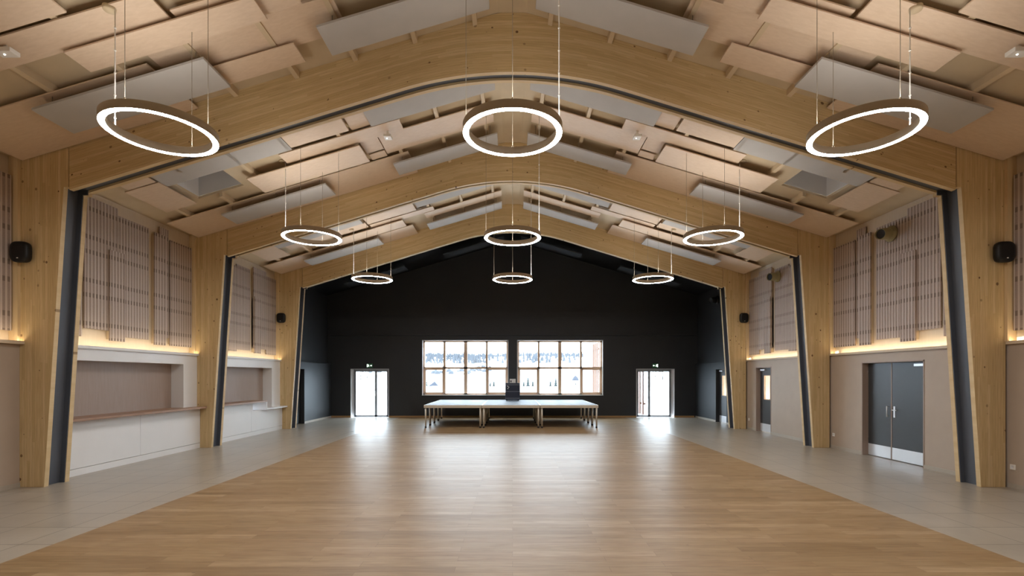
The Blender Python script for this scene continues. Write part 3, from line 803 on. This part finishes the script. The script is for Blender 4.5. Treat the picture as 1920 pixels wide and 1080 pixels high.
def glazed_door(idx, x0, x1, z1, side):
    r = empty('door_%d' % idx, ((x0 + x1) / 2, YW, 0), '%s glazed grey metal exit door with a wide and a narrow leaf' % side, 'door', kind='structure')
    y0, y1 = YW + .10, YW + .17
    MB().box(x0, x0 + .02, YW - .01, YW + T, 0, z1).box(x1 - .02, x1, YW - .01, YW + T, 0, z1).box(x0, x1, YW - .01, YW + T, z1 - .02, z1).build('door_reveal', M['reveal'], r)
    a, b = x0 + .02, x1 - .02
    off = .09
    if side == 'left': a += off
    else: b -= off
    MB().box(a, a + .05, y0, y1, 0, z1 - .02).box(b - .05, b, y0, y1, 0, z1 - .02).box(a, b, y0, y1, z1 - .07, z1 - .02).box(a, b, y0, y1, 0, .02).build('door_frame', M['alu'], r)
    # (the strip of white reveal beside the frame is flush infill)
    e0, e1 = (x0 + .02, a) if side == 'left' else (b, x1 - .02)
    MB().box(e0, e1, y0 + .03, y1, 0, z1 - .02).build('side_infill', M['reveal'], r)
    split = a + (b - a) * (.63 if side == 'left' else .37)
    for (p, q) in ((a + .05, split), (split, b - .05)):
        h = .05
        l = MB().box(p, p + h, y0 - .015, y0 + .04, .02, z1 - .07).box(q - h, q, y0 - .015, y0 + .04, .02, z1 - .07).box(p, q, y0 - .015, y0 + .04, z1 - .13, z1 - .07).box(p, q, y0 - .015, y0 + .04, .02, .10)
        lf = l.build('leaf', M['alu'], r)
        MB().box(p + h, q - h, y0 + .01, y0 + .02, .10, z1 - .13).build('pane', M['glass'], lf)
        if (q - p) > .8:
            hx = q - .025 if side == 'left' else p + .025; d = -1 if side == 'left' else 1
            MB().box(hx - .015, hx + .015, y0 - .03, y0 - .015, .93, 1.17).tube((hx, y0 - .03, 1.08), (hx, y0 - .07, 1.08), .01).tube((hx, y0 - .07, 1.08), (hx + d * .13, y0 - .07, 1.08), .01).build('handle', M['steelp'], lf)
            MB().box(p + .1, p + .38, y0 - .05, y0 - .015, z1 - .12, z1 - .08).build('door_closer', M['alu'], lf)
glazed_door(1, *DRS[0][:2], DRS[0][3], 'left'); glazed_door(2, *DRS[1][:2], DRS[1][3], 'right')

# ---------------------------------------------------------------- interior doors
def jamb(m, sd, X, a, b, z1, dep, t=.025):
    m.box(sd * (X - .008), sd * (X + dep), a, a + t, 0, z1).box(sd * (X - .008), sd * (X + dep), b - t, b, 0, z1).box(sd * (X - .008), sd * (X + dep), a, b, z1 - t, z1)
def leaf_handle(lf, x, y, dirn, z=1.05):
    MB().box(x - .008, x, y - .022, y + .022, z - .13, z + .11).build('handle_plate', M['steelp'], lf)
    MB().tube((x - .008, y, z + .03), (x - .06, y, z + .03), .01).tube((x - .06, y, z + .03), (x - .06, y + dirn * .13, z + .03), .01).build('handle', M['steelp'], lf)
a, b, _, z1 = DD; X = XR; xd = 8.19
r = empty('door_3', (X, (a + b) / 2, 0), 'charcoal double door with white metal kick plates in the right wall', 'door', kind='structure')
j = MB(); jamb(j, 1, X, a, b, z1, .34); j.build('door_frame', M['shutter'], r)
sp = 10.60
for k, (p, q) in enumerate(((a + .025, sp - .012), (sp + .012, b - .025))):
    lf = MB().box(xd, xd + .045, p + .003, q - .003, .012, z1 - .028).build('leaf', M['charcoal'], r, bevel=.002)
    MB().box(xd - .003, xd, p + .012, q - .005, .015, .27).build('kick_plate', M['steelp'], lf)
    if k == 0:
        leaf_handle(lf, xd, q - .07, -1)
        MB().box(xd - .05, xd, p + .07, p + .33, z1 - .12, z1 - .07).build('door_closer', M['steelp'], lf)
    else:
        MB().tube((xd - .05, p + .06, .92), (xd - .05, p + .06, 1.16), .011).tube((xd, p + .06, 1.14), (xd - .05, p + .06, 1.14), .009).tube((xd, p + .06, .94), (xd - .05, p + .06, .94), .009).build('handle', M['steelp'], lf)
    for zz in (.35, 1.1, 1.85):
        yy = p if k == 0 else q
        MB().tube((xd - .008, yy, zz), (xd - .008, yy, zz + .09), .009).build('hinge', M['shutter'], lf)
MB().box(xd - .006, xd + .045, sp - .012, sp + .012, .012, z1 - .028).build('centre_strip', M['shutter'], r)
def single_door(idx, sd, X, a, b, z1, mat, label, vision=True, black=False):
    r = empty('door_%d' % idx, (sd * X, (a + b) / 2, 0), label, 'door', kind='structure')
    xd = X + .135
    j = MB(); jamb(j, sd, X, a, b, z1, .195 if sd > 0 else .34); j.build('door_frame', M['blackwall'] if black else M['shutter'], r)
    p, q = a + .028, b - .028
    l = MB()
    if vision:
        w0, w1, zz0, zz1 = (p + q) / 2 - .18 , (p + q) / 2 + .22, 1.05, 1.84
        l.box(sd * xd, sd * (xd + .045), p, w0, .012, z1 - .028).box(sd * xd, sd * (xd + .045), w1, q, .012, z1 - .028)
        l.box(sd * xd, sd * (xd + .045), w0, w1, .012, zz0).box(sd * xd, sd * (xd + .045), w0, w1, zz1, z1 - .028)
    else: l.box(sd * xd, sd * (xd + .045), p, q, .012, z1 - .028)
    lf = l.build('leaf', mat, r)
    if vision:
        fr = MB(); t = .02
        fr.box(sd * (xd - .006), sd * (xd + .05), w0, w0 + t, zz0, zz1).box(sd * (xd - .006), sd * (xd + .05), w1 - t, w1, zz0, zz1).box(sd * (xd - .006), sd * (xd + .05), w0, w1, zz0, zz0 + t).box(sd * (xd - .006), sd * (xd + .05), w0, w1, zz1 - t, zz1)
        fr.build('vision_frame', M['sash'], lf)
        MB().box(sd * (xd + .02), sd * (xd + .026), w0 + t, w1 - t, zz0 + t, zz1 - t).build('pane', M['glass'], lf)
        MB().box(sd * (xd - .003), sd * xd, p + .01, q - .01, .015, .27).build('kick_plate', M['steelp'], lf)
        MB().box(sd * (xd - .05), sd * xd, q - .35, q - .08, z1 - .12, z1 - .07).build('door_closer', M['steelp'], lf)
        leaf_handle(lf, xd, p + .06, 1)
single_door(4, 1, XR, D4[0], D4[1], D4[3], M['charcoal'], 'single charcoal door with vision pane between second and farthest frame, right wall')
single_door(5, 1, XR, D5[0], D5[1], D5[3], M['charcoal'], 'single dark door with vision pane in the black right wall', black=True)
single_door(6, -1, XL, D6[0], D6[1], D6[3], M['black'], 'plain black door in the black left wall', vision=False, black=True)
# store rooms seen through the vision panes
for (a, b, wd) in ((D4[0] - .5, D4[1] + 1.2, 'single door'), (D5[0] - .5, D5[1] + 1.2, 'stage bay door')):
    X0, X1 = XR + .205, XR + 2.2
    struct(MB().box(X1, X1 + .1, a, b, 0, 2.3).box(X0, X1, a - .1, a, 0, 2.3).box(X0, X1, b, b + .1, 0, 2.3).box(X0, X1 + .1, a - .1, b + .1, 2.3, 2.36), 'wall_room', M['upper'], 'cream walls of the small room behind the %s' % wd, 'wall')
    sh = empty('storage_shelf', (X1 - .2, (a + b) / 2, 0), 'pale shelf seen through the pane of the %s' % wd, 'shelf')
    for zz in (.6, 1.05, 1.5, 1.95): MB().box(X1 - .4, X1 - .01, a + .1, b - .1, zz, zz + .04).build('shelf_board', M['batten'], sh)
    for yy in (a + .1, b - .14): MB().box(X1 - .4, X1 - .36, yy, yy + .04, 0, 2.1).build('upright', M['batten'], sh)
    cl = empty('ceiling_lamp', ((X0 + X1) / 2, (a + b) / 2, 2.215), 'round ceiling lamp in the room behind the %s' % wd, 'lamp')
    MB().lathe(((X0 + X1) / 2, (a + b) / 2, 2.215), [(.001, .0), (.14, .0), (.15, .02)], 24).build('diffuser', M['roomlamp'], cl)
    MB().lathe(((X0 + X1) / 2, (a + b) / 2, 2.215), [(.15, .02), (.16, .02), (.16, .08), (.001, .08)], 24).build('base', M['whitep'], cl)

# ---------------------------------------------------------------- stage platforms
def platform(x0, x1, y0, y1):
    r = empty('stage_platform', ((x0 + x1) / 2, (y0 + y1) / 2, 0))
    H = .80
    MB().box(x0 + .012, x1 - .012, y0 + .012, y1 - .012, H - .022, H).build('deck', M['deck'], r)
    f = MB(); t = .012
    f.box(x0, x1, y0, y0 + t, H - .095, H + .002).box(x0, x1, y1 - t, y1, H - .095, H + .002).box(x0, x0 + t, y0 + t, y1 - t, H - .095, H + .002).box(x1 - t, x1, y0 + t, y1 - t, H - .095, H + .002)
    f.build('rim', M['alul'], r)
    for lx in (x0 + .055, x1 - .055):
        for ly in (y0 + .055, y1 - .055):
            lg = MB().tube((lx, ly, .05), (lx, ly, H - .03), .028, n=12).build('leg', M['alul'], r)
            MB().tube((lx, ly, .0), (lx, ly, .055), .033, n=12).build('rubber_foot', M['black'], lg)
    return r
px0, py0 = -3.095, 17.12
p0 = platform(px0, px0 + 2.02, py0, py0 + .985)
names_c = ['left', 'middle', 'right']; names_r = ['front', 'second', 'third', 'rear']
for i in range(3):
    for k in range(4):
        o = p0 if (i == 0 and k == 0) else copy_tree(p0, delta=(i * 2.035, k * .99, 0))
        tag(o, 'pale topped stage platform on metal legs, %s column, %s row of the stage' % (names_c[i], names_r[k]), 'stage platform', 'stage platforms forming the low stage')
cx, cy = .0, 20.55
r = empty('equipment_case', (0, cy, .80), 'dark blue-black equipment case standing at the rear of the stage', 'case')
MB().box(-.30, .30, cy - .25, cy + .25, .83, 1.53).build('body', M['bluecase'], r, bevel=.012)
for zz in (.90, 1.18, 1.46):
    MB().box(-.302, .302, cy - .254, cy - .25, zz - .008, zz + .008).build('edge_strip', M['alu'], r)
for xx, zz in ((-.2, 1.40), (-.16, 1.36), (-.19, 1.30)): MB().ball((xx, cy - .257, zz), .022, 6, sc=(1, .25, 1)).build('badge', M['whitep'], r)
for xx in (-.24, .24):
    for yy in (-.19, .19): MB().tube((xx, cy + yy, .803), (xx, cy + yy, .832), .025, n=10).build('foot', M['black'], r)
r = empty('white_carton', (-.0, cy, 1.53), 'small white printed box on top of the dark case', 'box')
MB().box(-.12, .13, cy - .1, cy + .06, 1.531, 1.70).build('box_body', M['whitep'], r, bevel=.004)
MB().box(-.09, -.04, cy - .103, cy - .1, 1.56, 1.64).build('printed_mark', M['charcoal'], r)

# ---------------------------------------------------------------- outside
def ground_z(x, y):
    pts = [(21.92, -.06), (60, -.35), (150, -2.5), (300, -4.5), (420, 2), (700, 27), (900, 44), (1300, 52)]
    z = pts[-1][1]
    for (a, za), (b, zb_) in zip(pts[:-1], pts[1:]):
        if y <= b: t = (y - a) / (b - a); t = t * t * (3 - 2 * t); z = za + (zb_ - za) * t; break
    if y > 300: z += (y - 300) / 900 * (-x * .045 + 9 * math.sin(x * .006 + 1) + 3 * math.sin(x * .023))
    return z
m = MB(); ys = [21.92, 25, 30, 40, 60, 90, 150, 220, 300, 360, 420, 500, 580, 660, 740, 820, 900, 1050, 1300]; nx = 48
vs = []
for y in ys:
    for i in range(nx + 1):
        x = (-1 + 2 * i / nx) * (60 + y * 1.0); vs.append((x, y, ground_z(x, y)))
m.add(vs, [(j * (nx + 1) + i, j * (nx + 1) + i + 1, (j + 1) * (nx + 1) + i + 1, (j + 1) * (nx + 1) + i) for j in range(len(ys) - 1) for i in range(nx)], smooth=True)
struct(m, 'ground', M['snow'], 'snow covered ground and hills outside the windows', 'ground', origin=(0, 0, 0))
def cone_tree(m, x, y, z, h, n=7):
    for k in range(4):
        r_ = h * .24 * (1 - k * .22); a = z + h * (.08 + k * .22); b = a + h * .34
        m.tube((x, y, a), (x, y, b), r_, .01, n=n, smooth=False)
rf = random.Random(3)
m = MB()
for i in range(1500):
    y = rf.uniform(560, 760); x = rf.uniform(-230, 110)
    if rf.random() < .5 and x > -30: continue
    h = rf.uniform(3.5, 7); z = ground_z(x, y)
    m.tube((x, y, z - .5), (x, y, z + h), h * .3, .1, n=5, smooth=False)
tag(m.build('forest_belt', M['forest'], origin=(0, 700, 20)), 'hazy grey forest belt on the far snowy hillside', 'forest', kind='stuff')
m = MB()
for i in range(90):
    y = rf.uniform(430, 520); x = rf.uniform(-210, -20); z = ground_z(x, y)
    m.ball((x, y, z + 1), rf.uniform(1.5, 3.2), 4)
tag(m.build('shrub_belt', M['forest'], origin=(0, 470, 0)), 'scattered grey shrubs on the lower hillside left of centre', 'shrubs', kind='stuff')
def conifer(x, y, h, label):
    r = empty('conifer', (x, y, ground_z(x, y)), label, 'tree', 'conifers in the snow'); z = ground_z(x, y)
    MB().tube((x, y, z - .2), (x, y, z + h * .3), h * .03, n=6).build('trunk', M['bark'], r)
    c = MB(); cone_tree(c, x, y, z, h, 9); c.build('foliage', M['conifer'], r)
for (px, hp, lab) in ((982, 14, 'dark conifer left in the cluster seen through the right window'), (990, 20, 'tallest conifer of the cluster in the right window'), (999, 15, 'conifer right in the cluster seen through the right window'),
                      (1032, 15, 'conifer beside the central bar of the right window'), (1042, 19, 'taller conifer at the central bar of the right window'),
                      (798, 22, 'tall dark conifer at the left edge of the left window'), (919, 13, 'small conifer in the right half of the left window'), (926, 15, 'small conifer beside it near the dark case')):
    D = 290.0; x = (px - 961) * D / 920; conifer(x, D, hp * D / 920, lab)
D = 290; x = (1079 - 961) * D / 920; z = ground_z(x, D)
r = empty('chapel_tower', (x, D, z), 'small white tower with dark domed roof seen through the right window', 'tower')
MB().box(x - 1.5, x + 1.5, D - 1.5, D + 1.5, z - 1, z + 3.9).build('tower_wall', M['snow'], r)
MB().lathe((x, D, z + 3.8), [(2.1, 0), (2.0, 1.0), (1.4, 2.0), (.5, 2.8), (.05, 3.4)], 8, smooth=False).build('dome_roof', M['roof'], r)
MB().box(x - .3, x + .3, D - 1.55, D - 1.5, z + 1.2, z + 2.4).build('opening', M['black'], r)
D = 270; x = (812 - 961) * D / 920; z = ground_z(x, D)
r = empty('chalet', (x, D, z), 'small chalet with dark roof seen through the left window', 'house')
MB().box(x - 2.2, x + 2.2, D, D + 5, z - 1, z + .9).build('house_wall', M['snow'], r)
MB().prism([(x - 2.8, z + .7), (x + 2.8, z + 1.0), (x + .8, z + 3.4)], D - .4, D + 5.4).build('roof', M['roof'], r)
def bare_tree(x, y, h, seed, label):
    rg = random.Random(seed); z = ground_z(x, y); r = empty('bare_tree', (x, y, z), label, 'tree', 'leafless trees in the snow')
    t = MB(); t.tube((x, y, z - .1), (x, y, z + h * .45), h * .016, h * .011, n=6); t.build('trunk', M['bark'], r)
    b = MB()
    def grow(p, d, L, rad, k):
        q = p + d * L; b.tube(p, q, rad, rad * .6, n=4)
        if k == 0: return
        for _ in range(3):
            nd = (d + Vector((rg.uniform(-.6, .6), rg.uniform(-.6, .6), rg.uniform(-.1, .35)))).normalized()
            grow(p + d * L * rg.uniform(.5, 1), nd, L * rg.uniform(.55, .75), rad * .55, k - 1)
    for _ in range(4):
        grow(Vector((x, y, z + h * rg.uniform(.25, .45))), Vector((rg.uniform(-.35, .35), rg.uniform(-.35, .35), 1)).normalized(), h * .25, h * .007, 4)
    b.build('branches', M['bark'], r)
for i, (px, D, h, lab) in enumerate(((676, 75, 5.5, 'leafless tree left of the middle seen through the left glazed door'), (689, 85, 6, 'leafless tree in the middle of the left glazed door'),
                                     (901, 120, 9, 'leafless tree seen through the left window right of its centre bar'), (1229, 80, 6, 'leafless tree left of two in the right glazed door'), (1243, 75, 5.5, 'leafless tree right of two in the right glazed door'))):
    bare_tree((px - 961) * D / 920, D, h, i + 5, lab)
r = empty('slatted_screen', (6.0, 29, 0), 'orange larch slatted screen standing outside in the snow', 'screen')
for k in range(26):
    y = 22.6 + k * .56
    MB().box(6.0, 6.05, y, y + .26, ground_z(6, y) + .1, 4.2).build('slat', M['larch'], r)
for zz in (.5, 2.1, 3.7): MB().box(6.05, 6.10, 22.5, 37.2, zz, zz + .09).build('rail', M['larch'], r)
tag(MB().box(5.7, 6.4, 37.4, 39.5, -.4, 4.6).build('white_pillar', M['reveal']), 'white outdoor wall pillar at the end of the slatted screen', 'pillar')
